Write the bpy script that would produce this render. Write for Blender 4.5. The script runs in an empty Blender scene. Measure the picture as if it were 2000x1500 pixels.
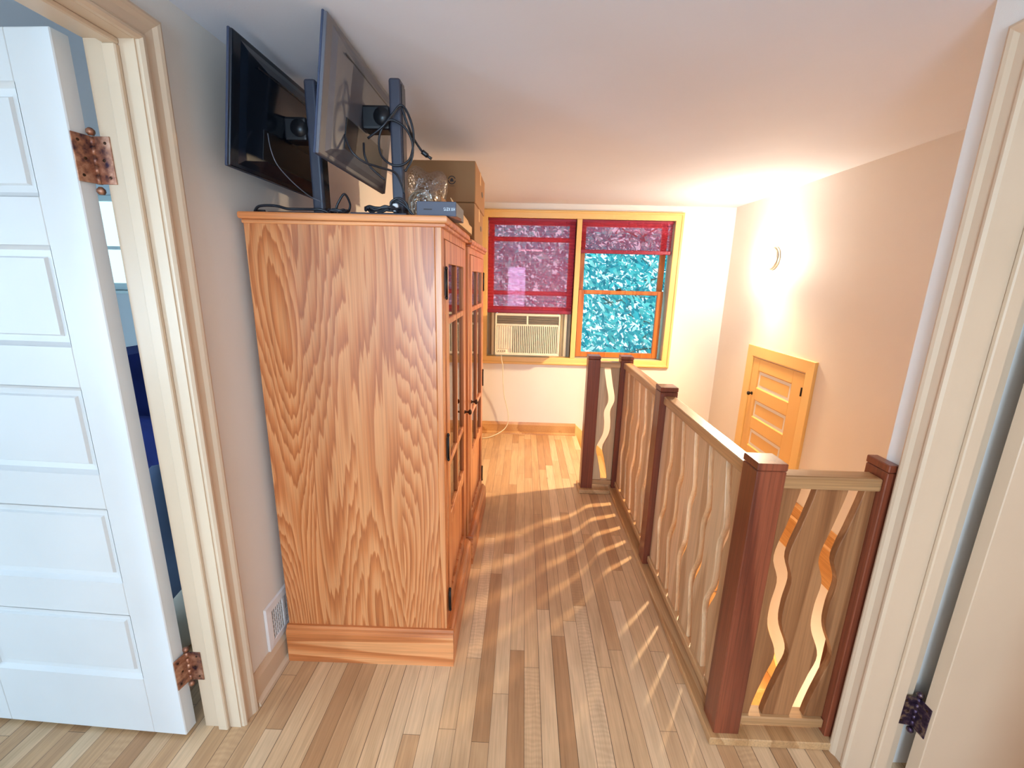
import bpy, bmesh, math, random
from mathutils import Vector, Matrix
random.seed(7)
S = bpy.context.scene
COL = S.collection

# ------------------------------------------------------------------ builders
class MB:
    def __init__(s): s.bm = bmesh.new()
    def _merge(s, b, M=None):
        if M is not None: bmesh.ops.transform(b, matrix=M, verts=b.verts)
        me = bpy.data.meshes.new('t'); b.to_mesh(me); b.free()
        s.bm.from_mesh(me); bpy.data.meshes.remove(me); return s
    def box(s, x0, y0, z0, x1, y1, z1, bev=0.0, seg=1, M=None):
        b = bmesh.new()
        bmesh.ops.create_cube(b, size=1)
        for v in b.verts:
            v.co = Vector((x0+(v.co.x+.5)*(x1-x0), y0+(v.co.y+.5)*(y1-y0), z0+(v.co.z+.5)*(z1-z0)))
        if bev > 0:
            bmesh.ops.bevel(b, geom=list(b.edges), offset=bev, segments=seg, profile=.5, affect='EDGES')
        return s._merge(b, M)
    def mesh(s, verts, faces, smooth=False, M=None):
        b = bmesh.new(); vs = [b.verts.new(v) for v in verts]
        for f in faces:
            try: fc = b.faces.new([vs[i] for i in f]); fc.smooth = smooth
            except ValueError: pass
        return s._merge(b, M)
    def prism(s, pts, axis, a, c, bev=0.0, smooth=False, M=None):
        """pts: 2D polygon in the two remaining axes (in x,y,z order); extruded on axis from a to c"""
        def P(u, v, w): return {'x': (w, u, v), 'y': (u, w, v), 'z': (u, v, w)}[axis]
        n = len(pts); b = bmesh.new()
        lo = [b.verts.new(P(u, v, a)) for u, v in pts]; hi = [b.verts.new(P(u, v, c)) for u, v in pts]
        for i in range(n):
            f = b.faces.new((lo[i], lo[(i+1) % n], hi[(i+1) % n], hi[i])); f.smooth = smooth
        capa = b.faces.new(lo); capb = b.faces.new(hi)
        bmesh.ops.recalc_face_normals(b, faces=b.faces)
        if bev > 0:
            es = [e for e in b.edges if (capa in e.link_faces) or (capb in e.link_faces)]
            bmesh.ops.bevel(b, geom=es, offset=bev, segments=2, profile=.5, affect='EDGES')
        return s._merge(b, M)
    def lathe(s, prof, n=24, M=None, smooth=True):
        """prof: (r,z) list, spun round z"""
        vs, fs = [], []
        for r, z in prof:
            for k in range(n):
                a = 2*math.pi*k/n; vs.append((r*math.cos(a), r*math.sin(a), z))
        for i in range(len(prof)-1):
            for k in range(n):
                fs.append((i*n+k, i*n+(k+1) % n, (i+1)*n+(k+1) % n, (i+1)*n+k))
        fs.append(tuple(range(n-1, -1, -1))); fs.append(tuple((len(prof)-1)*n+k for k in range(n)))
        return s.mesh(vs, fs, smooth, M)
    def cyl(s, p, q, r, n=14):
        p, q = Vector(p), Vector(q); d = q-p
        M = Matrix.Translation(p) @ d.to_track_quat('Z', 'Y').to_matrix().to_4x4()
        return s.lathe([(r, 0), (r, d.length)], n, M)
    def tube(s, pts, r, n=8, sub=6, closed=False):
        P = [Vector(p) for p in pts]; path = []
        m = len(P)
        rng = range(m if closed else m-1)
        for i in rng:
            if closed: p0, p1, p2, p3 = P[i-1], P[i], P[(i+1) % m], P[(i+2) % m]
            else: p0, p1, p2, p3 = P[max(i-1, 0)], P[i], P[i+1], P[min(i+2, m-1)]
            for k in range(sub):
                t = k/sub
                path.append(.5*((2*p1)+(p2-p0)*t+(2*p0-5*p1+4*p2-p3)*t*t+(3*p1-p0-3*p2+p3)*t**3))
        if not closed: path.append(P[-1])
        vs, fs = [], []; L = len(path); up = Vector((0, 0, 1)); prev = None
        for i, p in enumerate(path):
            a = path[(i-1) % L] if (closed or i > 0) else path[i]
            c = path[(i+1) % L] if (closed or i < L-1) else path[i]
            t = (c-a).normalized()
            x = prev-t*prev.dot(t) if prev is not None else t.cross(up)
            if x.length < 1e-4: x = t.cross(Vector((1, 0, 0)))
            x.normalize(); prev = x; y = t.cross(x)
            for k in range(n):
                an = 2*math.pi*k/n; vs.append(p+(x*math.cos(an)+y*math.sin(an))*r)
        for i in range(L if closed else L-1):
            for k in range(n):
                j = (i+1) % L
                fs.append((i*n+k, i*n+(k+1) % n, j*n+(k+1) % n, j*n+k))
        if not closed:
            fs.append(tuple(range(n-1, -1, -1))); fs.append(tuple((L-1)*n+k for k in range(n)))
        return s.mesh(vs, fs, True)
    def frame(s, a0, b0, a1, b1, prof, fn, closed=True, bottom=0.0):
        """mitred moulding round rectangle (a0,b0)-(a1,b1); prof (u outward, v out of wall); fn(a,b,v)->xyz"""
        rows = []
        for u, v in prof:
            if closed: cs = [(a0-u, b0-u), (a0-u, b1+u), (a1+u, b1+u), (a1+u, b0-u)]
            else: cs = [(a0-u, bottom), (a0-u, b1+u), (a1+u, b1+u), (a1+u, bottom)]
            rows.append([fn(a, b, v) for a, b in cs])
        n = len(prof); vs = [p for r in rows for p in r]; fs = []
        for i in range(n):
            j = (i+1) % n
            for k in range(4 if closed else 3):
                l = (k+1) % 4
                fs.append((i*4+k, i*4+l, j*4+l, j*4+k))
        if not closed:
            fs.append(tuple(i*4 for i in range(n))); fs.append(tuple(i*4+3 for i in range(n)))
        b = bmesh.new(); V = [b.verts.new(v) for v in vs]
        for f in fs: b.faces.new([V[i] for i in f])
        bmesh.ops.recalc_face_normals(b, faces=b.faces)
        return s._merge(b)
    def build(s, name, mat, parent=None, label=None, shift=None):
        if shift is not None: bmesh.ops.translate(s.bm, verts=s.bm.verts, vec=-Vector(shift))
        me = bpy.data.meshes.new(name); s.bm.to_mesh(me); s.bm.free()
        me.materials.append(mat)
        o = bpy.data.objects.new(name, me); COL.objects.link(o)
        if parent is not None: o.parent = parent
        if label: o['label'] = label
        return o

def tag(o, label=None, cat=None, group=None, kind=None):
    if label: o['label'] = label
    if cat: o['category'] = cat
    if group: o['group'] = group
    if kind: o['kind'] = kind
    return o
def thing(name, label, cat, loc=(0, 0, 0), rz=0.0, group=None, kind=None):
    o = bpy.data.objects.new(name, None); COL.objects.link(o); o.empty_display_size = .05
    o.location = loc; o.rotation_euler = (0, 0, rz)
    return tag(o, label, cat, group, kind)
def copy_tree(o, parent=None):
    c = o.copy(); COL.objects.link(c)
    if parent is not None: c.parent = parent
    for ch in list(o.children): copy_tree(ch, c)
    return c

# ------------------------------------------------------------------ materials
class NT:
    def __init__(s, name):
        s.m = bpy.data.materials.new(name); s.m.use_nodes = True
        s.t = s.m.node_tree; s.t.nodes.clear()
        s.out = s.t.nodes.new('ShaderNodeOutputMaterial')
    def n(s, typ, props=None, **inp):
        nd = s.t.nodes.new('ShaderNode'+typ)
        for k, v in (props or {}).items(): setattr(nd, k, v)
        for k, v in inp.items():
            key = int(k[1:]) if k[0] == 'i' and k[1:].isdigit() else k.replace('_', ' ')
            s.set(nd.inputs[key], v)
        return nd
    def set(s, sock, v):
        if isinstance(v, bpy.types.NodeSocket): s.t.links.new(v, sock)
        elif v is not None: sock.default_value = v
    def math(s, op, a, b=0.0, c=None):
        nd = s.n('Math', {'operation': op}); s.set(nd.inputs[0], a); s.set(nd.inputs[1], b)
        if c is not None: s.set(nd.inputs[2], c)
        return nd.outputs[0]
    def mix(s, fac, a, b, blend='MIX'):
        nd = s.n('Mix', {'data_type': 'RGBA', 'blend_type': blend})
        s.set(nd.inputs[0], fac); s.set(nd.inputs[6], a); s.set(nd.inputs[7], b); return nd.outputs[2]
    def ramp(s, fac, stops):
        nd = s.n('ValToRGB'); s.set(nd.inputs[0], fac); cr = nd.color_ramp
        while len(cr.elements) < len(stops): cr.elements.new(.5)
        for e, (p, c) in zip(cr.elements, stops): e.position = p; e.color = c
        return nd.outputs[0]
    def coords(s, scale=(1, 1, 1), loc=(0, 0, 0)):
        tc = s.n('TexCoord'); mp = s.n('Mapping'); s.t.links.new(tc.outputs['Object'], mp.inputs['Vector'])
        mp.inputs['Scale'].default_value = scale; mp.inputs['Location'].default_value = loc
        return mp.outputs[0]
    def noise(s, vec, scale, detail=2.0, rough=.5, w=None):
        nd = s.n('TexNoise', {'noise_dimensions': '4D'} if w is not None else {})
        s.set(nd.inputs['Vector'], vec); nd.inputs['Scale'].default_value = scale
        nd.inputs['Detail'].default_value = detail; nd.inputs['Roughness'].default_value = rough
        if w is not None: s.set(nd.inputs['W'], w)
        return nd.outputs[0]
    def bsdf(s, color, rough=.5, metal=0.0, bump=None, bstr=.2, bdist=.002, spec=.5, coat=0.0, **kw):
        nd = s.n('BsdfPrincipled'); s.set(nd.inputs['Base Color'], color); s.set(nd.inputs['Roughness'], rough)
        nd.inputs['Metallic'].default_value = metal; nd.inputs['Specular IOR Level'].default_value = spec
        nd.inputs['Coat Weight'].default_value = coat; nd.inputs['Coat Roughness'].default_value = .15
        if bump is not None:
            b = s.n('Bump'); b.inputs['Strength'].default_value = bstr; b.inputs['Distance'].default_value = bdist
            s.set(b.inputs['Height'], bump); s.t.links.new(b.outputs[0], nd.inputs['Normal'])
        return nd.outputs[0]
    def done(s, sh): s.t.links.new(sh, s.out.inputs[0]); return s.m

def rgb(r, g, b):
    f = lambda c: (c/255/12.92) if c/255 <= .04045 else ((c/255+.055)/1.055)**2.4
    return (f(r), f(g), f(b), 1)
def mul(c, k): return (c[0]*k, c[1]*k, c[2]*k, 1)

def paint(name, c, rough=.5, var=.06, bump=.1, bscale=220, spec=.4):
    t = NT(name); v = t.coords()
    n1 = t.noise(v, 3.0, 3); n2 = t.noise(v, bscale, 2)
    col = t.ramp(n1, [(.3, mul(c, 1-var)), (.7, mul(c, 1+var*.5))])
    return t.done(t.bsdf(col, rough, bump=n2, bstr=bump, bdist=.001, spec=spec))
def plain(name, c, rough=.5, metal=0.0, spec=.5, coat=0.0):
    t = NT(name); v = t.coords(); n1 = t.noise(v, 14, 3)
    col = t.ramp(n1, [(.25, mul(c, .9)), (.75, mul(c, 1.06))])
    return t.done(t.bsdf(col, rough, metal, spec=spec, coat=coat))
def wood(name, cd, cm, cl, axis='z', rings=9.0, scale=3.0, stretch=.12, rough=.4, fine=.35, stave=None, coat=.1, island=False, jag=.3):
    """grain = contour rings of a stretched noise, plus fine stretched pores; stave: (axis index, width)"""
    t = NT(name)
    sc = {'x': (stretch, 1, 1), 'y': (1, stretch, 1), 'z': (1, 1, stretch)}[axis]
    fs = {'x': (.02, 1, 1), 'y': (1, .02, 1), 'z': (1, 1, .02)}[axis]
    v = t.coords(sc); vf = t.coords(fs)
    w = 0.0; tone = None
    if stave:
        tc = t.n('TexCoord'); sep = t.n('SeparateXYZ'); t.t.links.new(tc.outputs['Object'], sep.inputs[0])
        idx = t.math('FLOOR', t.math('DIVIDE', sep.outputs[stave[0]], stave[1]))
        wn = t.n('TexWhiteNoise', {'noise_dimensions': '1D'}); t.set(wn.inputs['W'], idx)
        w = t.math('MULTIPLY', wn.outputs[0], 37.0); tone = wn.outputs[0]
    if island:
        g = t.n('ObjectInfo'); w = t.math('MULTIPLY', g.outputs['Random'], 53.0); tone = g.outputs['Random']
    n1 = t.noise(v, scale, 1.2, .45, w)
    if stave: nr = t.math('MULTIPLY', n1, t.math('MULTIPLY_ADD', tone, rings, rings*.45))
    else: nr = t.math('MULTIPLY', n1, rings)
    nr = t.math('ADD', nr, t.math('MULTIPLY', t.noise(vf, 60, 2, .6), jag))
    fr = t.math('FRACT', nr)
    saw = t.math('POWER', fr, 1.8)
    edge = t.math('MULTIPLY', saw, t.math('SMOOTH_MIN', t.math('MULTIPLY', t.math('SUBTRACT', 1.0, fr), 9.0), 1.0, .2))
    n2 = t.noise(vf, 170, 2, .6); n3 = t.noise(v, 1.4, 2)
    col = t.ramp(edge, [(0.0, cl), (.35, cm), (.95, cd)])
    pores = t.ramp(n2, [(.35, (1-fine, 1-fine, 1-fine, 1)), (.6, (1, 1, 1, 1))])
    col = t.mix(1.0, col, pores, 'MULTIPLY')
    blot = t.ramp(n3, [(.3, (.86, .84, .82, 1)), (.7, (1.06, 1.05, 1.04, 1))])
    col = t.mix(1.0, col, blot, 'MULTIPLY')
    if tone is not None:
        tr = t.ramp(tone, [(0, (.84, .82, .80, 1)), (1, (1.1, 1.08, 1.06, 1))]); col = t.mix(1.0, col, tr, 'MULTIPLY')
    return t.done(t.bsdf(col, rough, bump=n2, bstr=.08, bdist=.0006, coat=coat))

def floor_mat():
    t = NT('maple_strip_flooring'); BW, BL = .0585, .85
    tc = t.n('TexCoord'); sep = t.n('SeparateXYZ'); t.t.links.new(tc.outputs['Object'], sep.inputs[0])
    X = t.math('DIVIDE', t.math('ADD', sep.outputs[0], .191-.0585*3), BW)
    row = t.math('FLOOR', X); fx = t.math('FRACT', X)
    w1 = t.n('TexWhiteNoise', {'noise_dimensions': '1D'}); t.set(w1.inputs['W'], row)
    Y = t.math('ADD', t.math('DIVIDE', sep.outputs[1], BL), t.math('MULTIPLY', w1.outputs[0], 9.0))
    cy = t.math('FLOOR', Y); fy = t.math('FRACT', Y)
    cv = t.n('CombineXYZ'); t.set(cv.inputs[0], row); t.set(cv.inputs[1], cy)
    w2 = t.n('TexWhiteNoise', {'noise_dimensions': '2D'}); t.t.links.new(cv.outputs[0], w2.inputs['Vector'])
    r2 = w2.outputs[0]
    # joints
    ex = t.math('MINIMUM', fx, t.math('SUBTRACT', 1.0, fx))
    ey = t.math('MULTIPLY', t.math('MINIMUM', fy, t.math('SUBTRACT', 1.0, fy)), BL/BW)
    gw = t.math('MULTIPLY_ADD', t.math('POWER', w1.outputs[0], 4.0), .022, .010)   # some joints have opened up
    gx = t.math('LESS_THAN', ex, gw); gy = t.math('LESS_THAN', ey, .011)
    gap = t.math('MAXIMUM', gx, gy)
    v = t.coords((1, .10, 1)); vf = t.coords((1, .03, 1)); vu = t.coords()
    off = t.math('MULTIPLY', r2, 40.0)
    n1 = t.noise(v, 16, 2, .5, off); n2 = t.noise(vf, 150, 2, .6); n3 = t.noise(vu, 2.2, 4, .6)
    rr = t.math('FRACT', t.math('MULTIPLY', n1, 4.0))
    grain = t.ramp(rr, [(0, (1.04, 1.03, 1.02, 1)), (.8, (.90, .88, .86, 1)), (1, (1, 1, 1, 1))])
    base = t.ramp(r2, [(0, rgb(182, 138, 98)), (.25, rgb(204, 164, 122)), (.55, rgb(215, 178, 137)), (.85, rgb(226, 194, 156)), (1, rgb(192, 150, 108))])
    col = t.mix(1.0, base, grain, 'MULTIPLY')
    pores = t.ramp(n2, [(.3, (.84, .82, .80, 1)), (.62, (1, 1, 1, 1))]); col = t.mix(1.0, col, pores, 'MULTIPLY')
    # curly figure on some boards
    wv = t.n('TexWave', {'bands_direction': 'Y'}); t.set(wv.inputs['Vector'], t.coords()); wv.inputs['Scale'].default_value = 17
    wv.inputs['Distortion'].default_value = 7.0; wv.inputs['Detail Scale'].default_value = 1.0
    curl = t.math('MULTIPLY', t.math('GREATER_THAN', t.math('FRACT', t.math('MULTIPLY', r2, 7.3)), .93), t.math('MULTIPLY', wv.outputs[1], .16))
    col = t.mix(curl, col, rgb(140, 100, 66))
    # wear and knots
    wear = t.ramp(n3, [(.35, (.88, .88, .88, 1)), (.5, (1, 1, 1, 1)), (.7, (1.07, 1.06, 1.05, 1))]); col = t.mix(1.0, col, wear, 'MULTIPLY')
    vo = t.n('TexVoronoi', {'feature': 'F1'}); t.set(vo.inputs['Vector'], t.coords((1, .55, 1))); vo.inputs['Scale'].default_value = 3.4
    kn = t.ramp(vo.outputs[0], [(0, (1, 1, 1, 1)), (.02, (.75, .75, .75, 1)), (.05, (0, 0, 0, 1))])
    col = t.mix(t.math('MULTIPLY', kn, .75), col, rgb(84, 52, 30))
    col = t.mix(t.math('MULTIPLY', gap, .85), col, rgb(50, 30, 18))
    return t.done(t.bsdf(col, t.math('MULTIPLY_ADD', n3, .22, .26), bump=t.math('SUBTRACT', 1.0, gap), bstr=.25, bdist=.002, coat=.12))

def pane_mat(name, tint=(1, 1, 1, 1), ior=1.5, rough=0.0):
    t = NT(name); tr = t.n('BsdfTransparent'); tr.inputs[0].default_value = tint
    gl = t.n('BsdfGlossy'); gl.inputs['Roughness'].default_value = rough
    fr = t.n('Fresnel'); gm = t.n('NewGeometry')
    t.set(fr.inputs['IOR'], t.math('MULTIPLY_ADD', gm.outputs['Backfacing'], 1/ior-ior, ior))   # a thin pane, not a block of glass
    mx = t.n('MixShader'); t.t.links.new(fr.outputs[0], mx.inputs[0]); t.t.links.new(tr.outputs[0], mx.inputs[1]); t.t.links.new(gl.outputs[0], mx.inputs[2])
    return t.done(mx.outputs[0])
def glow(name, c, k):
    t = NT(name); e = t.n('Emission'); e.inputs[0].default_value = c; e.inputs[1].default_value = k; return t.done(e.outputs[0])
def sheer(name, c, see, trans):
    t = NT(name); tc = t.coords((1, 1, 1)); n = t.noise(tc, 260, 2); nz = t.noise(t.coords((.06, 1, 1)), 90, 2)
    col = t.mix(t.math('MULTIPLY', nz, .5), c, mul(c, .55)); col = t.mix(t.math('MULTIPLY', n, .3), col, mul(c, 1.3))
    d = t.n('BsdfDiffuse'); t.set(d.inputs[0], col)
    tl = t.n('BsdfTranslucent'); t.set(tl.inputs[0], col)
    tp = t.n('BsdfTransparent'); tp.inputs[0].default_value = (1.0, .60, .71, 1)
    m1 = t.n('MixShader'); m1.inputs[0].default_value = trans; t.t.links.new(d.outputs[0], m1.inputs[1]); t.t.links.new(tl.outputs[0], m1.inputs[2])
    m2 = t.n('MixShader'); m2.inputs[0].default_value = see; t.t.links.new(m1.outputs[0], m2.inputs[1]); t.t.links.new(tp.outputs[0], m2.inputs[2])
    return t.done(m2.outputs[0])
def aged_metal(name, c1, c2, c3, rough=.4, scale=45):
    t = NT(name); n = t.noise(t.coords(), scale, 3, .6)
    col = t.ramp(n, [(.3, c1), (.5, c2), (.68, c3)])
    return t.done(t.bsdf(col, rough, .75, bump=n, bstr=.2, bdist=.001))

M = {}
M['wall'] = paint('cream_wall_paint', rgb(228, 222, 214), .7, .02, .22, 260)
M['ceiling'] = paint('white_ceiling_paint', rgb(214, 216, 224), .8, .02, .2, 200)
M['room_wall'] = paint('pale_blue_room_paint', rgb(206, 222, 232), .7, .03, .1)
M['trim'] = paint('cream_trim_paint', rgb(208, 182, 154), .38, .05, .10, 120)
M['door'] = paint('white_door_paint', rgb(226, 226, 226), .36, .04, .14, 60)
M['tan_trim'] = paint('yellow_tan_trim_paint', rgb(230, 190, 120), .4, .05, .08, 100)
M['tan_door'] = paint('tan_door_paint', rgb(226, 178, 106), .45, .05, .08, 100)
M['honey'] = wood('honey_stained_trim', rgb(176, 120, 66), rgb(206, 152, 92), rgb(218, 168, 108), 'y', 5, 3, .06, .4, .2)
M['floor'] = floor_mat()
oc = (rgb(176, 96, 48), rgb(208, 124, 68), rgb(226, 152, 96))
M['oak_side'] = wood('oak_side_boards', *oc, axis='z', rings=62, scale=3.4, stretch=.15, rough=.36, fine=.2, stave=(0, .158), jag=1.3, coat=.25)
M['oak'] = wood('oak_upright', *oc, axis='z', rings=6, scale=9, stretch=.06, rough=.36, fine=.26, coat=.2)
M['oak_x'] = wood('oak_rail_across', *oc, axis='x', rings=5, scale=7, stretch=.07, rough=.36, fine=.2, coat=.2)
M['oak_y'] = wood('oak_rail_along', *oc, axis='y', rings=5, scale=7, stretch=.07, rough=.36, fine=.2, coat=.2)
M['newel'] = wood('dark_red_newel_wood', rgb(94, 40, 24), rgb(126, 60, 38), rgb(144, 74, 48), 'z', 3, 5, .10, .33, .3, coat=.25)
M['balust'] = wood('hickory_board', rgb(190, 148, 106), rgb(214, 174, 130), rgb(224, 188, 146), 'z', 3.2, 7, .07, .45, .16, coat=.05, island=True)
M['balust_shaded'] = wood('shaded_hickory_board', rgb(128, 80, 46), rgb(160, 108, 68), rgb(174, 122, 80), 'z', 3.2, 7, .07, .42, .2, coat=.1, island=True)  # same hickory darkened: shade on the camera-facing boards put into the colour
M['rail_y'] = wood('pale_handrail', rgb(170, 124, 80), rgb(196, 150, 102), rgb(206, 164, 118), 'y', 4, 8, .05, .36, .22, coat=.15)
M['rail_x'] = wood('pale_handrail_across', rgb(160, 114, 72), rgb(190, 144, 98), rgb(202, 160, 114), 'x', 4, 8, .05, .36, .22, coat=.15)
M['sash'] = wood('orange_sash_wood', rgb(160, 84, 30), rgb(190, 106, 42), rgb(200, 120, 52), 'z', 4, 9, .05, .4, .2)
M['hinge'] = aged_metal('worn_copper_hinge', rgb(60, 44, 62), rgb(168, 116, 92), rgb(206, 160, 134), .38, 38)
M['hinge_dark'] = aged_metal('dark_bronze_hinge', rgb(38, 26, 44), rgb(70, 52, 74), rgb(146, 122, 100), .4, 60)
M['bronze'] = plain('dark_bronze', rgb(70, 48, 34), .35, .8)
M['black_metal'] = plain('black_iron', rgb(34, 28, 26), .45, .5)
M['mon_grey'] = plain('grey_monitor_plastic', rgb(86, 86, 94), .42)
M['mon_dark'] = plain('dark_monitor_plastic', rgb(20, 26, 36), .16, spec=.6)
M['mon_pole'] = plain('slate_stand_plastic', rgb(54, 55, 68), .42)
M['mon_edge'] = plain('slate_bezel_plastic', rgb(54, 62, 84), .35)
M['screen'] = plain('black_screen', rgb(12, 14, 18), .1, spec=.6)
M['black'] = plain('black_plastic', rgb(18, 18, 22), .4)
M['cable'] = plain('black_cable_rubber', rgb(22, 24, 32), .42)
M['white_cord'] = plain('white_cord_vinyl', rgb(224, 214, 186), .45)
M['card'] = paint('brown_cardboard', rgb(150, 106, 66), .75, .05, .1, 90)
M['kraft'] = paint('light_kraft_card', rgb(208, 168, 122), .75, .05, .1, 90)
M['ink'] = plain('dark_print_ink', rgb(44, 28, 20), .6)
M['slate_box'] = paint('slate_grey_card', rgb(74, 74, 86), .5, .12, .05, 60)
M['white_ink'] = plain('white_print', rgb(214, 222, 228), .6)
M['ac'] = plain('cream_ac_plastic', rgb(240, 232, 206), .42)
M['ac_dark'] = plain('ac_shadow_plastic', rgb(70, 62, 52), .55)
M['ac_mid'] = plain('ac_recess_plastic', rgb(150, 138, 108), .55)
M['accordion'] = plain('grey_accordion_vinyl', rgb(190, 176, 152), .55)
M['vent'] = plain('white_enamel', rgb(228, 226, 226), .4)
M['vent_dark'] = plain('duct_black', rgb(20, 20, 28), .8)
M['glass'] = pane_mat('window_glass', (.97, 1, 1, 1))
M['cab_glass'] = pane_mat('cabinet_glass', (.80, .78, .78, 1), 1.55)
M['blind'] = sheer('raspberry_pleated_fabric', rgb(232, 92, 122), .50, .36)
M['blind_rail'] = plain('raspberry_rail', rgb(140, 26, 52), .45)
M['lamp'] = glow('lit_frosted_glass', (1, .83, .64, 1), 150.0)
M['lamp_plate'] = plain('brushed_lamp_plate', rgb(190, 180, 160), .35, .6)
M['blue_cloth'] = paint('deep_blue_cloth', rgb(24, 44, 120), .85, .5, .4, 40)
M['grey_cloth'] = paint('steel_blue_cloth', rgb(96, 116, 150), .85, .3, .4, 40)
M['cream_cloth'] = paint('cream_cloth', rgb(226, 220, 206), .85, .08, .3, 40)
M['bark'] = paint('tree_bark', rgb(96, 110, 104), .85, .2, .5, 40)
M['sill'] = paint('room_window_paint', rgb(206, 232, 238), .4, .03, .05)
def leaf_mat():
    t = NT('summer_leaves'); g = t.n('NewGeometry')
    col = t.ramp(g.outputs['Random Per Island'], [(0, rgb(30, 136, 156)), (.35, rgb(58, 176, 190)), (.7, rgb(88, 204, 206)), (.9, rgb(136, 226, 220)), (1, rgb(232, 250, 246))])
    d = t.n('BsdfDiffuse'); t.set(d.inputs[0], col); tl = t.n('BsdfTranslucent'); t.set(tl.inputs[0], col)
    m = t.n('MixShader'); m.inputs[0].default_value = .5; t.t.links.new(d.outputs[0], m.inputs[1]); t.t.links.new(tl.outputs[0], m.inputs[2])
    return t.done(m.outputs[0])
M['leaf'] = leaf_mat()
def bag_mat():
    t = NT('clear_plastic_film'); tr = t.n('BsdfTransparent'); tr.inputs[0].default_value = (.93, .93, .95, 1)
    gl = t.n('BsdfGlossy'); gl.inputs['Roughness'].default_value = .12; gl.inputs[0].default_value = (.9, .88, .84, 1)
    b = t.n('Bump'); t.set(b.inputs['Height'], t.noise(t.coords(), 34, 3)); b.inputs['Strength'].default_value = .9; b.inputs['Distance'].default_value = .02
    t.t.links.new(b.outputs[0], gl.inputs['Normal'])
    m = t.n('MixShader'); m.inputs[0].default_value = .2; t.t.links.new(tr.outputs[0], m.inputs[1]); t.t.links.new(gl.outputs[0], m.inputs[2])
    return t.done(m.outputs[0])
M['bag'] = bag_mat()

# ------------------------------------------------------------------ key dimensions (metres)
CZ = 2.166                                   # ceiling
XL, XH, XR, YF = -.92, 1.08, 1.847, 4.118    # left wall, hall right wall, stairwell right wall, far wall
def struct(name, mb, m, parent=None): return tag(mb.build(name, m, parent), kind='structure')

# floor with the stair opening
f = MB()
f.box(-4.85, -4.2, -.25, .78, 1.27, 0); f.box(.78, -2, -.25, 3.2, 1.22, 0); f.box(-4.85, 1.27, -.25, .78, 2.95, 0); f.box(-4.85, 2.95, -.25, .56, YF+.15, 0)
struct('floor', f, M['floor'])
struct('ceiling', MB().box(-4.85, -4.2, CZ, 3.2, YF+.15, CZ+.15), M['ceiling'])
# walls
ODY0, ODY1, ODZ = .44, 1.132, 2.022          # left doorway
w = MB(); w.box(XL-.12, -4.1, 0, XL, ODY0, CZ); w.box(XL-.12, ODY0, ODZ, XL, ODY1, CZ); w.box(XL-.12, ODY1, 0, XL, YF, CZ)
struct('wall_left', w, M['wall'])
RDY0, RDY1 = .38, 1.112
w = MB(); w.box(XH, -2, 0, XH+.135, RDY0, CZ); w.box(XH, RDY0, ODZ, XH+.135, RDY1, CZ); w.box(XH, RDY1, 0, XH+.135, 1.22, CZ)
w.box(XH+.135, 1.12, 0, 3.2, 1.22, CZ)
struct('wall_right', w, M['wall'])
w = MB(); w.box(XR, 1.22, -2.9, XR+.12, YF+.15, CZ); struct('wall_stair_right', w, M['wall'])
w = MB(); w.box(.66, 1.12, -2.9, 3.2, 1.22, -.25); w.box(.70, 1.22, -2.9, .78, 2.95, -.25); w.box(.48, 2.87, -2.9, .70, 2.95, -.25); w.box(.40, 2.95, -2.9, .48, YF, -.25)
struct('wall_stair_lower', w, M['wall'])
WX0, WX1, WZ0, WZ1 = -.347, 1.325, .782, 2.042
w = MB(); w.box(XL-.12, YF, -2.9, WX0-.012, YF+.15, CZ); w.box(WX1+.012, YF, -2.9, XR, YF+.15, CZ); w.box(WX0-.012, YF, -2.9, WX1+.012, YF+.15, WZ0-.012); w.box(WX0-.012, YF, WZ1+.012, WX1+.012, YF+.15, CZ)
struct('wall_far', w, M['wall'])
w = MB()
for x0, x1, z0, z1 in ((XL, -.90, 0, CZ), (.06, 3.2, 0, CZ), (-.90, .06, 0, .65), (-.90, .06, 1.85, CZ)): w.box(x0, -2.12, z0, x1, -2, z1)
struct('wall_back', w, M['wall'])
fill_wn = tag(thing('fill_window', None, None), 'added window behind the camera for fill daylight', kind='structure'); s_ = MB()  # unseen window added behind the camera to let fill light in
for a0, a1, b0, b1 in ((-.90, -.86, .65, 1.85), (.02, .06, .65, 1.85), (-.86, .02, .65, .70), (-.86, .02, 1.80, 1.85)): s_.box(a0, -2.09, b0, a1, -2.05, b1, .003)
s_.build('sash', M['trim'], fill_wn); MB().box(-.86, -2.072, .70, .02, -2.068, 1.80).build('pane', M['glass'], fill_wn)
# left room shell
w = MB()
LRX = -4.7
for y0, y1, z0, z1 in ((-4.2, -3.5, 0, CZ), (-3.5, -2.5, 0, .45), (-3.5, -2.5, 1.45, CZ), (-2.5, -.75, 0, CZ), (-.75, .55, 0, .80), (-.75, .55, 1.95, CZ), (.55, 3.55, 0, CZ)):
    w.box(LRX-.12, y0, z0, LRX, y1, z1)
struct('wall_bedroom_outer', w, M['room_wall'])
w = MB()
for x0, x1, z0, z1 in ((LRX, -3.9, 0, CZ), (-3.9, -2.7, 0, 1.345), (-3.9, -2.7, 2.06, CZ), (-2.7, XL-.12, 0, CZ)): w.box(x0, 3.45, z0, x1, 3.55, z1)
struct('wall_bedroom_far', w, M['room_wall'])
struct('wall_bedroom_back', MB().box(LRX, -4.2, 0, XL-.12, -4.1, CZ), M['room_wall'])
w = MB(); w.box(3.08, -2, 0, 3.2, 1.12, CZ); struct('wall_side_room', w, M['wall'])

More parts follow.
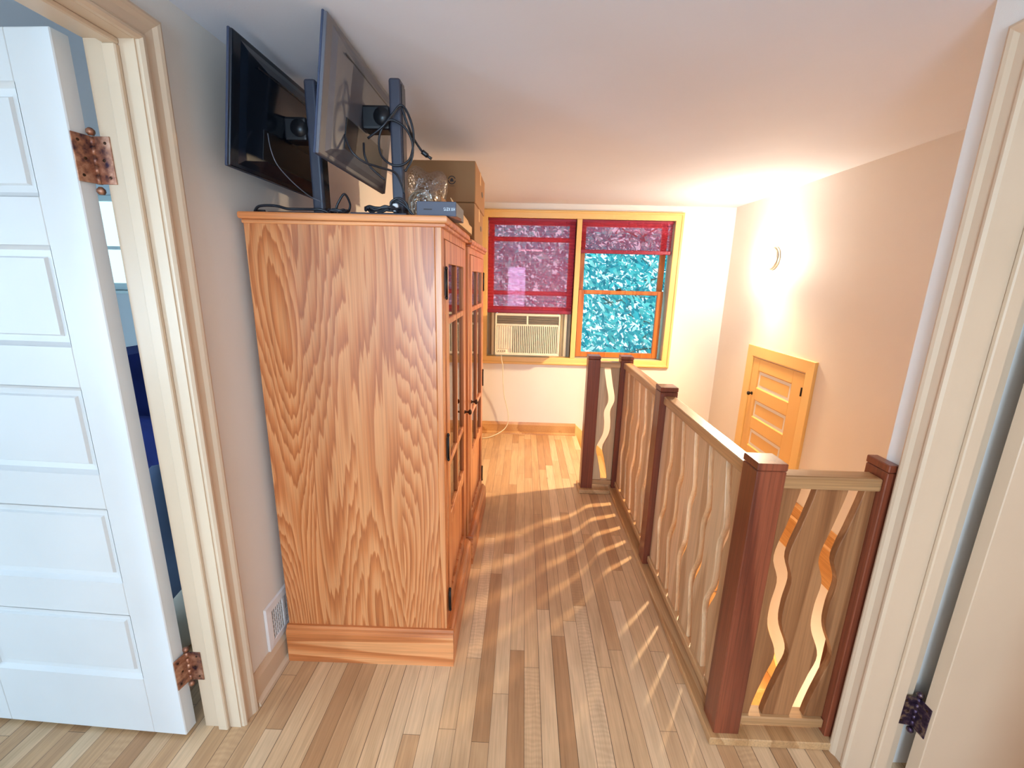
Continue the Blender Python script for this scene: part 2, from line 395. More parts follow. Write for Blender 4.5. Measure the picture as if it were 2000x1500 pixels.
# baseboards: cap-moulded board plus shoe
def base_prof(s=1): return [(0, 0), (.026*s, 0), (.024*s, .012), (.013*s, .024), (.013*s, .095), (.008*s, .108), (.004*s, .122), (0, .122)]
def baseboard(name, axis, a, c, at, sgn, m):
    pts = [(at+u*sgn, v) for u, v in base_prof()]
    return struct(name, MB().prism(pts, axis, a, c), m)
baseboard('baseboard_left', 'y', 1.206, YF, XL, 1, M['trim'])
baseboard('baseboard_far', 'x', XL, .545, YF, -1, M['honey'])
b = MB(); b.prism([(XR-u*1.0, v-.012) for u, v in base_prof()], 'y', 1.22, 2.725); b.prism([(XR-u, v-.012) for u, v in base_prof()], 'y', 3.545, YF)
struct('baseboard_stair_right', b, M['honey'])
b = MB(); b.box(XR-.02, 1.22, -.125, XR, YF-.02, -.014, .003); b.box(XR-.014, 1.22, -.232, XR, YF-.02, -.125, .002)
struct('trim_1', b, M['honey'])
# skirt boards following the stairs
sl = -.92
b = MB(); b.prism([(.545, .115), (.545, -.30), (1.60, -1.27), (1.60, .115+sl*1.055)], 'y', YF-.014, YF-.001)
struct('trim_2', b, M['tan_trim'])
b = MB(); b.prism([(2.95, -.70), (2.95, -1.06), (1.30, -2.46), (1.30, -2.20)], 'x', XR-.015, XR-.001)
struct('trim_3', b, M['tan_trim'])

# staircase: three treads down to a landing, then on towards the camera
st = thing('staircase', 'honey wood stairs going down behind the wavy railing', 'stairs', (.56, 2.95, 0), kind='structure')
def stair_part(name, *bx): return MB().box(*bx, .004).build(name, M['honey'], st, shift=(.56, 2.95, 0))
for k in range(3):
    x0 = .56+.235*k; z = -.2*(k+1)
    stair_part('tread', x0, 2.955, z-.03, x0+.26, YF-.016, z)
    stair_part('riser', x0-.015, 2.957, z+.002, x0+.0, YF-.018, z+.168)
stair_part('landing', 1.265, 2.955, -.83, XR-.018, YF-.016, -.80)
stair_part('riser', 1.255, 2.957, -.798, 1.27, YF-.018, -.632)
for k in range(7):
    y1 = 2.95-.235*k; z = -1.0-.2*k
    stair_part('tread', .785, y1-.26, z-.03, XR-.018, y1, z)
    stair_part('riser', .787, y1-.0, z+.002, XR-.019, y1+.012, z+.168)
stair_part('landing', .785, 1.225, -2.43, XR-.018, 1.6, -2.40)

# ------------------------------------------------------------------ door leaf builder (front faces -y, local origin at hinge foot)
def door_leaf(name, parent, w, h, t, panels, m, sgn=-1, pm=None):
    """leaf spans local x 0..sgn*w; panels: (x0,x1,z0,z1) distances from the hinge edge"""
    mb = MB(); X = lambda a, c: (min(sgn*a, sgn*c), max(sgn*a, sgn*c))
    if panels is None:
        mb.box(min(0, sgn*w), 0, 0, max(0, sgn*w), t, h, .002); return mb.build(name, m, parent)
    x0p, x1p = panels[0][0], panels[0][1]
    for a, c in ((0, x0p), (x1p, w)): xa, xc = X(a, c); mb.box(xa, 0, 0, xc, t, h, .0025)
    zs = sorted([(p[2], p[3]) for p in panels]); cur = 0.0
    xa, xc = X(x0p, x1p)
    for z0, z1 in zs+[(h, None)]:
        mb.box(xa-.001, .0003, cur, xc+.001, t-.0003, z0, .002)
        cur = z1
    leaf = mb.build(name, m, parent)
    for z0, z1 in zs:
        p = MB(); g = .0
        # ogee slope, flat recess, raised field
        b = .030
        def ring(i, y): return [(xa+i, y, z0+i), (xc-i, y, z0+i), (xc-i, y, z1-i), (xa+i, y, z1-i)]
        lv = [ring(0, .001), ring(.010, .011), ring(.026, .013), ring(.030, .0065)]
        vs = [q for r in lv for q in r]; fs = []
        for i in range(3):
            for k in range(4): fs.append((i*4+k, i*4+(k+1) % 4, (i+1)*4+(k+1) % 4, (i+1)*4+k))
        fs.append((12, 13, 14, 15))
        p.mesh(vs, fs); p.box(xa+.001, .014, z0+.001, xc-.001, t-.006, z1-.001)
        p.build('panel', pm or m, leaf)
    return leaf
def hinge(parent, z, pin, door_dir, jamb_dir, h, wd, m, nscrew=3):
    """butt hinge; pin (x,y); leaves run from the pin along door_dir and jamb_dir"""
    mb = MB(); px, py = pin; k = h/5
    for i in range(5): mb.lathe([(.0065, 0), (.0065, k*.94)], 12, Matrix.Translation((px, py, z+i*k)))
    mb.lathe([(.004, -.006), (.009, -.012), (.0095, -.018), (.006, -.024)], 12, Matrix.Translation((px, py, z)))
    mb.lathe([(.006, 0), (.0095, .006), (.009, .012), (.004, .017)], 12, Matrix.Translation((px, py, z+h+.002)))
    sc = []
    for d in (door_dir, jamb_dir):
        d = Vector((d[0], d[1], 0)).normalized(); nn = Vector((-d.y, d.x, 0))
        R = Matrix(((d.x, nn.x, 0, px), (d.y, nn.y, 0, py), (0, 0, 1, z), (0, 0, 0, 1)))
        mb.box(.002, -.0013, 0, wd, .0013, h, .0005, M=R)
        for q in range(nscrew):
            zz = h*(.14+.72*q/(nscrew-1)); xx = wd*(.5 if q % 2 else .72)
            for s2 in (-1, 1): sc.append((R, xx, zz, s2))
    o = mb.build('hinge', m, parent)
    s_ = MB()
    for R, xx, zz, s2 in sc: s_.lathe([(.0036, 0), (.003, .0012), (.001, .0014)], 10, R @ Matrix.Translation((xx, s2*.0013, zz)) @ Matrix.Rotation(-s2*math.pi/2, 4, 'X'))
    s_.build('screw', M['bronze'], o)
    return o

CAS = [(0, 0), (0, .010), (.006, .016), (.012, .016), (.016, .011), (.020, .011), (.040, .014), (.050, .020), (.058, .022), (.064, .020), (.069, .012), (.069, 0)]
def casing_fn_left(a, b, v): return (XL+v, a, b)
# --- door_1: white panelled door on the left, swung into the bedroom
d1 = tag(thing('door_1', None, None, (0, 0, 0)), 'white five panel door standing open into the room on the left', kind='structure')
MB().frame(ODY0, 0, ODY1+.003, ODZ, [(u, v) for u, v in CAS], casing_fn_left, closed=False).build('casing', M['trim'], d1)
j = MB(); j.box(XL-.12, ODY1-.001, 0, XL+.0015, ODY1+.018, ODZ, .0005); j.box(XL-.12, ODY0-.018, 0, XL, ODY0+.001, ODZ, .001); j.box(XL-.12, ODY0-.018, ODZ-.001, XL, ODY1+.018, ODZ+.016, .001)
j.build('jamb', M['trim'], d1)
j = MB(); j.box(-.988, ODY1-.014, 0, -.955, ODY1, ODZ-.014, .003); j.box(-.988, ODY0, 0, -.955, ODY0+.013, ODZ-.014, .003); j.box(-.988, ODY0, ODZ-.014, -.955, ODY1, ODZ, .003)
j.build('door_stop', M['trim'], d1)
lh = bpy.data.objects.new('door_swing', None)
leaf = door_leaf('door_leaf', d1, .735, 2.012, .043, [(.112, .62, 1.658, 1.903), (.112, .62, 1.290, 1.543), (.112, .62, .926, 1.178), (.112, .62, .573, .817), (.112, .62, .217, .456)], M['door'])
leaf.location = (-1.072, 1.088, .012); leaf.rotation_euler = (0, 0, -math.radians(2.2))
for z in (1.706, .196): hinge(d1, z, (-1.060, 1.1295), (-.22, -1), (1, .0), .108, .044, M['hinge'])
# --- door_2: plain white door on the right
d2 = tag(thing('door_2', None, None, (0, 0, 0)), 'pale door standing open into the room at the right edge', kind='structure')
fr = lambda a, b, v: (XH-v, a, b)
MB().frame(RDY0, 0, RDY1-.022, ODZ-.012, CAS, fr, closed=False).build('casing', M['trim'], d2)
j = MB(); j.box(XH-.0, RDY1-.02, 0, XH+.135, RDY1, ODZ, .001); j.box(XH, RDY0, 0, XH+.135, RDY0+.018, ODZ, .001); j.box(XH, RDY0, ODZ-.014, XH+.135, RDY1, ODZ, .001)
j.build('jamb', M['trim'], d2)
j = MB(); j.box(1.148, RDY1-.034, 0, 1.184, RDY1-.02, ODZ-.03, .003); j.box(1.148, RDY0+.018, 0, 1.184, RDY0+.031, ODZ-.03, .003); j.box(1.148, RDY0+.018, ODZ-.03, 1.184, RDY1-.02, ODZ-.014, .003)
j.build('door_stop', M['trim'], d2)
leaf = door_leaf('door_leaf', d2, .70, 2.0, .036, None, M['trim'], sgn=1)
leaf.location = (1.222, 1.026, .012); leaf.rotation_euler = (0, 0, math.radians(1.5))
for z in (.205, 1.70): hinge(d2, z, (1.2205, 1.078), (0, -1), (-1, .16), .105, .042, M['hinge_dark'])
# --- door_3: small access door in the stairwell wall
d3 = tag(thing('door_3', None, None, (0, 0, 0)), 'small tan panelled access door with knob in the stairwell wall', kind='structure')
A0, A1, AZ = 2.797, 3.452, .955
MB().frame(A0, 0, A1, AZ, [(u*1.25, v) for u, v in CAS[:3]]+[(.068*1.25, .018), (.088, .010), (.088, 0)], lambda a, b, v: (XR-v, a, b), closed=False).build('casing', M['tan_trim'], d3)
lf = door_leaf('door_leaf', d3, A1-A0-.008, AZ-.006, .012+.012, [(.092, .522, .720, .858), (.092, .522, .486, .626), (.092, .522, .250, .392), (.092, .522, .06, .165)], M['tan_door'], sgn=1)
lf.location = (XR-.008, A0+.004, .0); lf.rotation_euler = (0, 0, math.radians(90))
# local +x -> world +y ; local -y (front) -> world +x, so mirror the leaf to face the stairwell
lf.rotation_euler = (0, 0, -math.radians(90)); lf.location = (XR-.008, A1-.004, 0)
kb = MB(); kb.lathe([(.006, 0), (.006, .012), (.013, .018), (.016, .026), (.013, .033), (.004, .035)], 16, Matrix.Translation((XR-.008, 3.402, .665)) @ Matrix.Rotation(-math.pi/2, 4, 'Y'))
kb.lathe([(.014, 0), (.012, .003)], 16, Matrix.Translation((XR-.008, 3.402, .665)) @ Matrix.Rotation(-math.pi/2, 4, 'Y'))
kb.build('door_knob', M['black_metal'], d3)
for z in (.80, .13): MB().cyl((XR-.013, 2.806, z), (XR-.013, 2.806, z+.058), .005).build('hinge', M['black_metal'], d3)

# ------------------------------------------------------------------ far windows
MB().frame(WX0, WZ0, WX1, WZ1, [(0, 0), (0, .016), (.010, .018), (.044, .020), (.050, .027), (.060, .027), (.066, .018), (.070, .018), (.070, 0)], lambda a, b, v: (a, YF-v, b)).build('trim_4', M['tan_trim'])['kind'] = 'structure'
mu = MB(); mu.box(.452, YF-.012, WZ0, .498, YF+.14, WZ1, .003)
tag(mu.build('trim_5', M['tan_trim']), kind='structure')
def sash(parent, x0, x1, z0, z1, y, st, top, bot, m):
    s_ = MB(); d = .034
    s_.box(x0, y, z0, x0+st, y+d, z1, .003); s_.box(x1-st, y, z0, x1, y+d, z1, .003)
    s_.box(x0+st, y+.0005, z0, x1-st, y+d-.0005, z0+bot, .003); s_.box(x0+st, y+.0005, z1-top, x1-st, y+d-.0005, z1, .003)
    o = s_.build('sash', m, parent)
    MB().box(x0+st-.004, y+.015, z0+bot-.004, x1-st+.004, y+.019, z1-top+.004).build('pane', M['glass'], o)
    return o
def lining(parent, x0, x1, m):
    l = MB(); l.box(x0-.012, YF, WZ0-.012, x0, YF+.14, WZ1+.012); l.box(x1, YF, WZ0-.012, x1+.012, YF+.14, WZ1+.012); l.box(x0, YF, WZ0-.012, x1, YF+.14, WZ0); l.box(x0, YF, WZ1, x1, YF+.14, WZ1+.012)
    return l.build('jamb_liner', m, parent)
wn1 = tag(thing('window_1', None, None), 'left half of the far window, covered by the long blind', kind='structure')
sash(wn1, WX0+.004, .450, 1.36, WZ1-.004, YF+.098, .05, .045, .04, M['sash'])
sash(wn1, WX0+.004, .450, 1.205, 1.885, YF+.06, .05, .04, .05, M['sash'])
lining(wn1, WX0, .452, M['tan_trim'])
wn2 = tag(thing('window_2', None, None), 'right half of the far window with orange wood sashes and leaves outside', kind='structure')
sash(wn2, .502, 1.298, 1.385, WZ1-.004, YF+.098, .05, .045, .038, M['sash'])
sash(wn2, .508, 1.300, WZ0+.006, 1.425, YF+.06, .054, .036, .048, M['sash'])
lining(wn2, .498, WX1, M['accordion'])
lk = MB(); lk.box(.86, YF+.05, 1.425, .905, YF+.085, 1.437, .003); lk.cyl((.88, YF+.06, 1.436), (.90, YF+.045, 1.446), .004)
lk.build('sash_lock', M['bronze'], wn2)

def pleated(parent, x0, x1, z0, z1, y, n, dep, m):
    vs, fs = [], []
    NX = 24
    for i in range(2*n+1):
        z = z1+(z0-z1)*i/(2*n); yy = y+(dep if i % 2 else 0)
        for k in range(NX+1): vs.append((x0+(x1-x0)*k/NX, yy+.0008*math.sin(k*1.7+i), z+.0012*math.sin(k*.9+i*.6)))
    for i in range(2*n):
        for k in range(NX): fs.append((i*(NX+1)+k, i*(NX+1)+k+1, (i+1)*(NX+1)+k+1, (i+1)*(NX+1)+k))
    return MB().mesh(vs, fs).build('pleated_fabric', m, parent)
bl = thing('pleated_blind', 'long raspberry pleated blind lowered to the air conditioner', 'blind', (0, 0, 0), group='raspberry window blinds')
pleated(bl, WX0+.004, .447, 1.228, 2.018, YF+.018, 26, .018, M['blind'])
MB().box(WX0+.003, YF+.010, 2.018, .449, YF+.045, 2.040, .003).build('head_rail', M['blind_rail'], bl)
MB().box(WX0+.003, YF+.012, 1.196, .447, YF+.040, 1.228, .004).build('bottom_rail', M['blind_rail'], bl)
for x in (-.20, .05, .36): MB().cyl((x, YF+.0155, 1.228), (x, YF+.0155, 2.018), .0011, 6).build('lift_cord', M['blind_rail'], bl)
br = thing('pleated_blind', 'short raspberry pleated blind drawn up above the leafy window', 'blind', (0, 0, 0), group='raspberry window blinds')
pleated(br, .502, 1.315, 1.930, 2.018, YF+.018, 3, .018, M['blind'])
pleated(br, .502, 1.315, 1.785, 1.930, YF+.018, 13, .022, M['blind'])
MB().box(.501, YF+.010, 2.018, 1.318, YF+.045, 2.040, .003).build('head_rail', M['blind_rail'], br)
MB().box(.497, YF+.008, 1.752, 1.316, YF+.042, 1.785, .004).build('bottom_rail', M['blind_rail'], br)

# ------------------------------------------------------------------ air conditioner
ac = thing('air_conditioner', 'cream window air conditioner with louvred front under the long blind', 'air conditioner', (.035, 4.0, .812))
L0 = (.035, 4.0, .812)
def acp(mb, name, m, p=None): return mb.build(name, m, p or ac, shift=L0)
x0, x1, y0, z0, z1 = -.262, .335, 4.0, .815, 1.198
h = MB(); h.box(x0+.012, y0+.03, z0+.004, x1-.012, y0+.50, z1-.004, .004)
acp(h, 'cabinet_body', M['ac'])
h = MB()   # front bezel as a frame
h.box(x0, y0, z0, x1, y0+.04, z0+.022, .005, 2); h.box(x0, y0, z1-.018, x1, y0+.04, z1, .005, 2); h.box(x0, y0, z0+.01, x0+.014, y0+.04, z1-.01, .004, 2); h.box(x1-.014, y0, z0+.01, x1, y0+.04, z1-.01, .004, 2)
h.box(x0+.01, y0+.002, 1.088, x1-.01, y0+.038, 1.104, .003); h.box(.026, y0+.002, 1.10, .042, y0+.036, z1-.01, .003)
acp(h, 'front_bezel', M['ac'])
acp(MB().box(x0+.012, y0+.026, z0+.02, x1-.012, y0+.031, 1.09), 'grille_back', M['ac_mid'])
g = MB(); nS = 25
for i in range(nS):
    xx = -.105+(x1-.018+.105)*i/(nS-1); g.box(xx-.0045, y0+.003, z0+.018, xx+.0045, y0+.026, 1.09, .001)
acp(g, 'intake_grille', M['ac'])
g = MB()
g.box(x0+.014, y0+.012, z0+.02, -.112, y0+.026, 1.09, .002)
for i in range(7):
    xx = x0+.024+.021*i; g.box(xx-.005, y0+.003, z0+.06, xx+.005, y0+.014, 1.084, .002)
fl_ = acp(g, 'control_flap', M['ac'])
g = MB(); g.box(x0+.022, y0+.001, z0+.026, x0+.108, y0+.012, z0+.050, .002); pl = acp(g, 'badge', M['ac'], fl_)
g = MB()
for i in range(4): g.prism([(x0+.030+.019*i, z0+.031), (x0+.040+.019*i, z0+.031), (x0+.043+.019*i, z0+.044), (x0+.033+.019*i, z0+.044)], 'y', y0, y0+.0012)
acp(g, 'badge_print', M['ac_mid'], fl_)
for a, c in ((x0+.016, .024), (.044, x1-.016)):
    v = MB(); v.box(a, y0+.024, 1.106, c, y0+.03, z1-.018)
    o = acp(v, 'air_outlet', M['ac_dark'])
    v = MB()
    for i in range(7): v.box(a, y0+.004, 1.108+.0105*i, c, y0+.02, 1.1115+.0105*i, .0005)
    acp(v, 'outlet_louvre', M['accordion'], o)
for a, c in ((WX0+.002, x0), (x1, .4505)):
    v = MB(); n = max(3, int((c-a)/.018)); pts = []
    for i in range(n+1): pts.append((a+(c-a)*i/n, YF+.075+(.010 if i % 2 else 0)))
    pts += [(x, y+.003) for x, y in reversed(pts)]
    v.prism(pts, 'z', WZ0+.002, 1.195); acp(v, 'side_curtain', M['accordion'])
for a in (x0-.045, x1+.055):
    acp(MB().box(a, YF+.045, WZ0+.002, a+.026, YF+.07, 1.195, .004), 'mounting_rail', M['ac'])
cd = MB(); cd.tube([(-.20, 4.02, .818), (-.196, 4.015, .76), (-.185, 4.03, .70), (-.182, 4.05, .55), (-.168, 4.07, .40), (-.13, 4.075, .24), (-.125, 4.07, .14), (-.15, 4.06, .075), (-.21, 4.02, .035), (-.30, 3.96, .010), (-.40, 3.93, .008), (-.60, 3.98, .008), (-.80, 4.05, .05)], .0042, 8)
acp(cd, 'power_cord', M['white_cord'])

# ------------------------------------------------------------------ wall sconce
sc = thing('wall_sconce', 'small lit frosted glass lamp on the stairwell wall', 'lamp', (XR, 3.40, 1.70))
Rm = Matrix.Translation((-.001, 0, 0)) @ Matrix.Rotation(-math.pi/2, 4, 'Y')
MB().lathe([(.085, 0), (.085, .006), (.078, .012), (.03, .016)], 40, Rm).build('back_plate', M['lamp_plate'], sc)
MB().lathe([(.060, .017), (.070, .03), (.068, .055), (.052, .078), (.028, .092), (.006, .096)], 32, Rm).build('lamp_shade', M['lamp'], sc)
MB().lathe([(.074, .013), (.076, .02), (.072, .026)], 32, Rm).build('shade_ring', M['lamp_plate'], sc)

# ------------------------------------------------------------------ oak cabinets (local: x -D..0 depth, y 0..W, front faces +x)
def make_cabinet(label, H, base_h=.16):
    D, W = .626, .612
    c = thing('glazed_cabinet', label, 'cabinet', group='matching oak cabinets')
    T = .02
    MB().box(-D, 0, .02, -.022, T, H-.03, .002).build('side_panel', M['oak_side'], c)
    MB().box(-D, W-T, .02, -.022, W, H-.03, .002).build('side_panel', M['oak_side'], c)
    MB().box(-D, T, .02, -D+.01, W-T, H-.03).build('back_panel', M['oak'], c)
    for z in (.10, .47, .82, 1.17): MB().box(-D+.01, T, z, -.05, W-T, z+.02, .001).build('shelf', M['oak_y'], c)
    fr = MB()   # face frame
    fr.box(-.022, 0, .02, 0, .042, H-.03, .002); fr.box(-.022, W-.042, .02, 0, W, H-.03, .002)
    fr.box(-.0215, .042, H-.062, -.0005, W-.042, H-.03, .001); fr.box(-.0215, .042, .10, -.0005, W-.042, .20, .001)
    fr.build('face_frame', M['oak'], c)
    # plinth with moulded top
    pr = [(0, 0), (.028, 0), (.028, base_h-.028), (.024, base_h-.014), (.016, base_h-.010), (.012, base_h), (0, base_h)]
    MB().prism([(u, v) for u, v in pr], 'y', -.0005, W-.002).build('plinth', M['oak_y'], c)
    b = MB(); b.prism([(-u*.75, v) for u, v in pr], 'x', -D-.004, .0275)
    b.prism([(-D, 0), (-D-.002, 0), (-D-.002, base_h), (-D, base_h)], 'y', 0, W)
    b.build('plinth', M['oak_x'], c)
    tp = MB(); tp.prism([(-D-.002, -.004), (.004, -.004), (.012, -.004), (.012, W), (-D-.002, W)], 'z', H-.034, H-.022, .003)
    tp.prism([(-D-.006, -.016), (.020, -.016), (.020, W+.0), (-D-.006, W+.0)], 'z', H-.022, H, .006)
    tp.build('top_board', M['oak_x'], c)
    return c, W, H
def cabinet_door(c, W, H, hinge_near):
    y0, y1, z0, z1 = .045, W-.045, .203, H-.065
    F = .004; S_ = .062
    d = MB()
    d.box(-.018, y0, z0, F, y0+S_, z1, .002); d.box(-.018, y1-S_, z0, F, y1, z1, .002)
    d.box(-.0175, y0+S_, z1-.075, F-.0005, y1-S_, z1, .002); d.box(-.0175, y0+S_, z0, F-.0005, y1-S_, z0+.045, .002)
    d.box(-.0175, y0+S_, .545, F-.0005, y1-S_, .60, .002)
    dr = d.build('door', M['oak'], c)
    MB().box(-.012, y0+S_-.003, z0+.04, -.006, y1-S_+.003, .55, .001).build('lower_panel', M['oak'], dr)
    ym = (y0+y1)/2
    m_ = MB(); m_.box(-.016, ym-.010, .60, F-.001, ym+.010, z1-.075, .003)
    for z in (1.340, .800): m_.box(-.0155, y0+S_, z, F-.0015, y1-S_, z+.024, .003)
    m_.build('glazing_bar', M['oak'], dr)
    zr = [(.60, .800), (.824, 1.340), (1.364, z1-.075)]
    for a, b in zr:
        for ya, yb in ((y0+S_, ym-.010), (ym+.010, y1-S_)):
            MB().box(-.009, ya-.002, a-.002, -.0065, yb+.002, b+.002).build('pane', M['cab_glass'], dr)
    ky = y1-.03 if hinge_near else y0+.03
    k = MB(); R = Matrix.Translation((F, ky, .885)) @ Matrix.Rotation(math.pi/2, 4, 'Y')
    k.lathe([(.010, 0), (.008, .003), (.0045, .006), (.0045, .016), (.012, .021), (.0135, .027), (.010, .032), (.003, .034)], 18, R)
    k.build('knob', M['bronze'], dr)
    hy = y0-.002 if hinge_near else y1-.004
    for z in (1.44, .86, .215):
        hh = MB(); hh.cyl((F+.003, hy, z), (F+.003, hy, z+.088), .0042, 10); hh.box(F-.001, hy-.010, z+.004, F+.0015, hy+.010, z+.084, .0005)
        hh.lathe([(.005, 0), (.005, .006), (.002, .010)], 10, Matrix.Translation((F+.003, hy, z+.088))); hh.lathe([(.002, -.010), (.005, -.006), (.005, 0)], 10, Matrix.Translation((F+.003, hy, z)))
        hh.build('hinge', M['black_metal'], dr)
H1, H2 = 1.688, 1.676
c1, W1, _ = make_cabinet('tall oak cabinet nearest the camera, its broad wood side facing us', H1)
cabinet_door(c1, W1, H1, True)
c1.location = (-.266, 1.424, 0); c1.rotation_euler = (0, 0, math.radians(.55))
c2, W2, _ = make_cabinet('farther oak glass door cabinet carrying the two cardboard boxes', H2)
cabinet_door(c2, W2, H2, False)
c2.location = (-.263, 2.064, 0); c2.rotation_euler = (0, 0, -math.radians(1.2))
# knob pair is inset from the shared seam

# ------------------------------------------------------------------ monitors
def make_monitor(label, loc, zc, back_mat, xoff):
    m = thing('computer_monitor', label, 'monitor', loc, group='monitors standing on the near cabinet')
    b = MB(); b.box(-.135, -.10, 0, .045, .10, .009, .003, 2); b.build('stand_base', M['mon_pole'], m)
    p = MB(); p.box(-.019, -.029, .008, .019, .029, .415, .008, 3); p.build('stand_pole', M['mon_pole'], m)
    q = MB(); q.box(.0185, -.021, .03, .0215, .021, .40, .001); q.build('pole_cover', M['mon_dark'], m)
    zz = zc
    a = MB(); a.box(xoff+.02, -.035, zz-.035, -.018, .035, zz+.035, .008, 2); a.cyl((-.04, -.042, zz), (-.04, .042, zz), .026, 18)
    a.build('tilt_bracket', M['black'], m)
    T = Matrix.Translation((xoff, .022, zz)) @ Matrix.Rotation(math.radians(8.4), 4, 'Y')
    pn = MB(); pn.box(-.008, -.290, -.168, .006, .290, .168, .004, 2, M=T)
    sh = pn.build('housing', back_mat, m)
    e = MB(); e.box(-.0095, -.2915, -.1695, -.002, .2915, .1695, .002, 1, M=T); e.build('bezel', M['mon_edge'], sh)
    s_ = MB(); s_.box(-.0105, -.284, -.146, -.0093, .284, .160, .0003, M=T); s_.build('screen', M['screen'], m)
    bk = MB()   # bulged back shell
    prof = [(-.255, -.155, .006), (-.235, -.140, .014), (-.15, -.12, .022)]
    vs, fs = [], []
    for y, z, x in prof:
        for yy, z_ in ((y, z), (-y, z), (-y, -z), (y, -z)): vs.append((x, yy, z_))
    for i in range(2):
        for k in range(4): fs.append((i*4+k, i*4+(k+1) % 4, (i+1)*4+(k+1) % 4, (i+1)*4+k))
    fs.append((8, 9, 10, 11)); bk.mesh(vs, fs, M=T); bo = bk.build('back_shell', back_mat, sh)
    pt = MB(); pt.prism([(-.165, -.118), (.165, -.118), (.165, -.035), (-.165, -.035)], 'x', .0212, .0235, M=T)
    pt.build('port_recess', M['black'], sh)
    ln = MB(); ln.box(.0215, -.20, .112, .0228, .20, .116, M=T); ln.build('vent_slot', M['black'], sh)
    return m
mA = make_monitor('grey backed computer monitor on the cabinet, nearer the railing', (-.425, 1.545, H1), .302, M['mon_grey'], -.128)
mB = make_monitor('dark glossy computer monitor close to the left wall', (-.700, 1.560, H1), .270, M['mon_dark'], -.112)

# ------------------------------------------------------------------ cables and clutter on the cabinet tops
def cable(name, label, pts_list, r=.0034, cat='cable', extra=None, m='cable'):
    mb = MB()
    for p in pts_list: mb.tube(p, r, 8, 6)
    o = mb.build(name, M[m]); tag(o, label, cat, 'cables among the monitors')
    if extra: extra(o)
    return o
def ringpts(c, rx, rz, n=14, wob=.004, ph=0.0, turns=1.0, ax='xz'):
    out = []
    for i in range(int(n*turns)+1):
        a = ph+2*math.pi*i/n; dx = rx*math.cos(a)*(1+.05*math.sin(3*a)); dz = rz*math.sin(a)
        out.append((c[0]+dx, c[1]+wob*math.sin(a*.9+i*.3), c[2]+dz) if ax == 'xz' else (c[0]+dx, c[1]+dz, c[2]+abs(wob*math.sin(a*1.7+i))))
    return out
px0, py0 = -.425, 1.545
def plug(o):
    p = MB(); p.tube([(-.352, 1.56, 1.905), (-.335, 1.565, 1.893)], .0075, 10, 3); p.tube([(-.335, 1.565, 1.893), (-.322, 1.568, 1.885)], .0048, 8, 3); p.build('connector', M['black'], o)
cable('display_cable', 'black cable looped on the grey monitor pole ending in a plug', [
    [(-.51, 1.50, 1.925), (-.46, 1.49, 1.955), (-.43, 1.495, 1.99), (-.40, 1.50, 2.02), (-.375, 1.50, 1.985), (-.365, 1.505, 1.93), (-.38, 1.50, 1.865), (-.425, 1.492, 1.845), (-.468, 1.495, 1.875), (-.472, 1.497, 1.93), (-.44, 1.493, 1.975), (-.395, 1.495, 1.96), (-.370, 1.50, 1.92), (-.372, 1.505, 1.87), (-.395, 1.50, 1.83)],
    [(-.40, 1.503, 2.015), (-.385, 1.51, 1.97), (-.372, 1.54, 1.935), (-.352, 1.56, 1.905)]], .0036, extra=plug)
cable('display_cable', 'black cable hanging from the grey monitor back to the pole foot', [
    [(-.545, 1.40, 1.905), (-.525, 1.395, 1.86), (-.495, 1.41, 1.835), (-.46, 1.44, 1.828), (-.42, 1.47, 1.82), (-.405, 1.49, 1.79), (-.40, 1.50, 1.765)],
    [(-.51, 1.46, 1.90), (-.505, 1.45, 1.86), (-.49, 1.46, 1.83), (-.455, 1.48, 1.80)]], .0034)
def tie(o):
    p = MB(); p.box(-.428, 1.455, 1.7035, -.410, 1.472, 1.727, .003); p.build('cable_tie', M['vent'], o)
cable('power_cable', 'coiled black power cable tied beside the grey monitor foot', [
    ringpts((-.46, 1.458, 1.7025), .055, .028, 12, .012, .3, 2.6, 'xy'), [(-.425, 1.455, 1.705), (-.43, 1.45, 1.728), (-.405, 1.452, 1.742), (-.385, 1.46, 1.73), (-.375, 1.46, 1.708), (-.362, 1.462, 1.693)],
    [(-.44, 1.46, 1.71), (-.42, 1.462, 1.735), (-.39, 1.465, 1.722), (-.37, 1.468, 1.7)]], .0038, extra=tie)
cable('power_cable', 'black power cable lying by the dark monitor foot', [
    [(-.87, 1.452, 1.694), (-.85, 1.445, 1.709), (-.80, 1.446, 1.711), (-.76, 1.446, 1.703), (-.72, 1.45, 1.703), (-.68, 1.448, 1.703), (-.655, 1.45, 1.703), (-.63, 1.46, 1.694)],
    [(-.87, 1.452, 1.694), (-.875, 1.47, 1.698), (-.85, 1.475, 1.6985)]], .0042)
cable('power_cable', 'tangled black power cable between the two monitor feet', [
    [(-.64, 1.47, 1.694), (-.615, 1.46, 1.70), (-.60, 1.455, 1.725), (-.58, 1.46, 1.752), (-.572, 1.48, 1.725), (-.585, 1.485, 1.70), (-.61, 1.475, 1.697)],
    ringpts((-.605, 1.46, 1.694), .03, .018, 10, .010, 0, 2.0, 'xy')], .0036)
cable('thin_cable', 'thin pale cable drooping across the dark monitor back', [
    [(-.775, 1.40, 1.905), (-.765, 1.39, 1.86), (-.755, 1.40, 1.82), (-.735, 1.43, 1.785), (-.715, 1.46, 1.76), (-.70, 1.49, 1.745), (-.675, 1.50, 1.735)]], .0016, m='mon_grey')

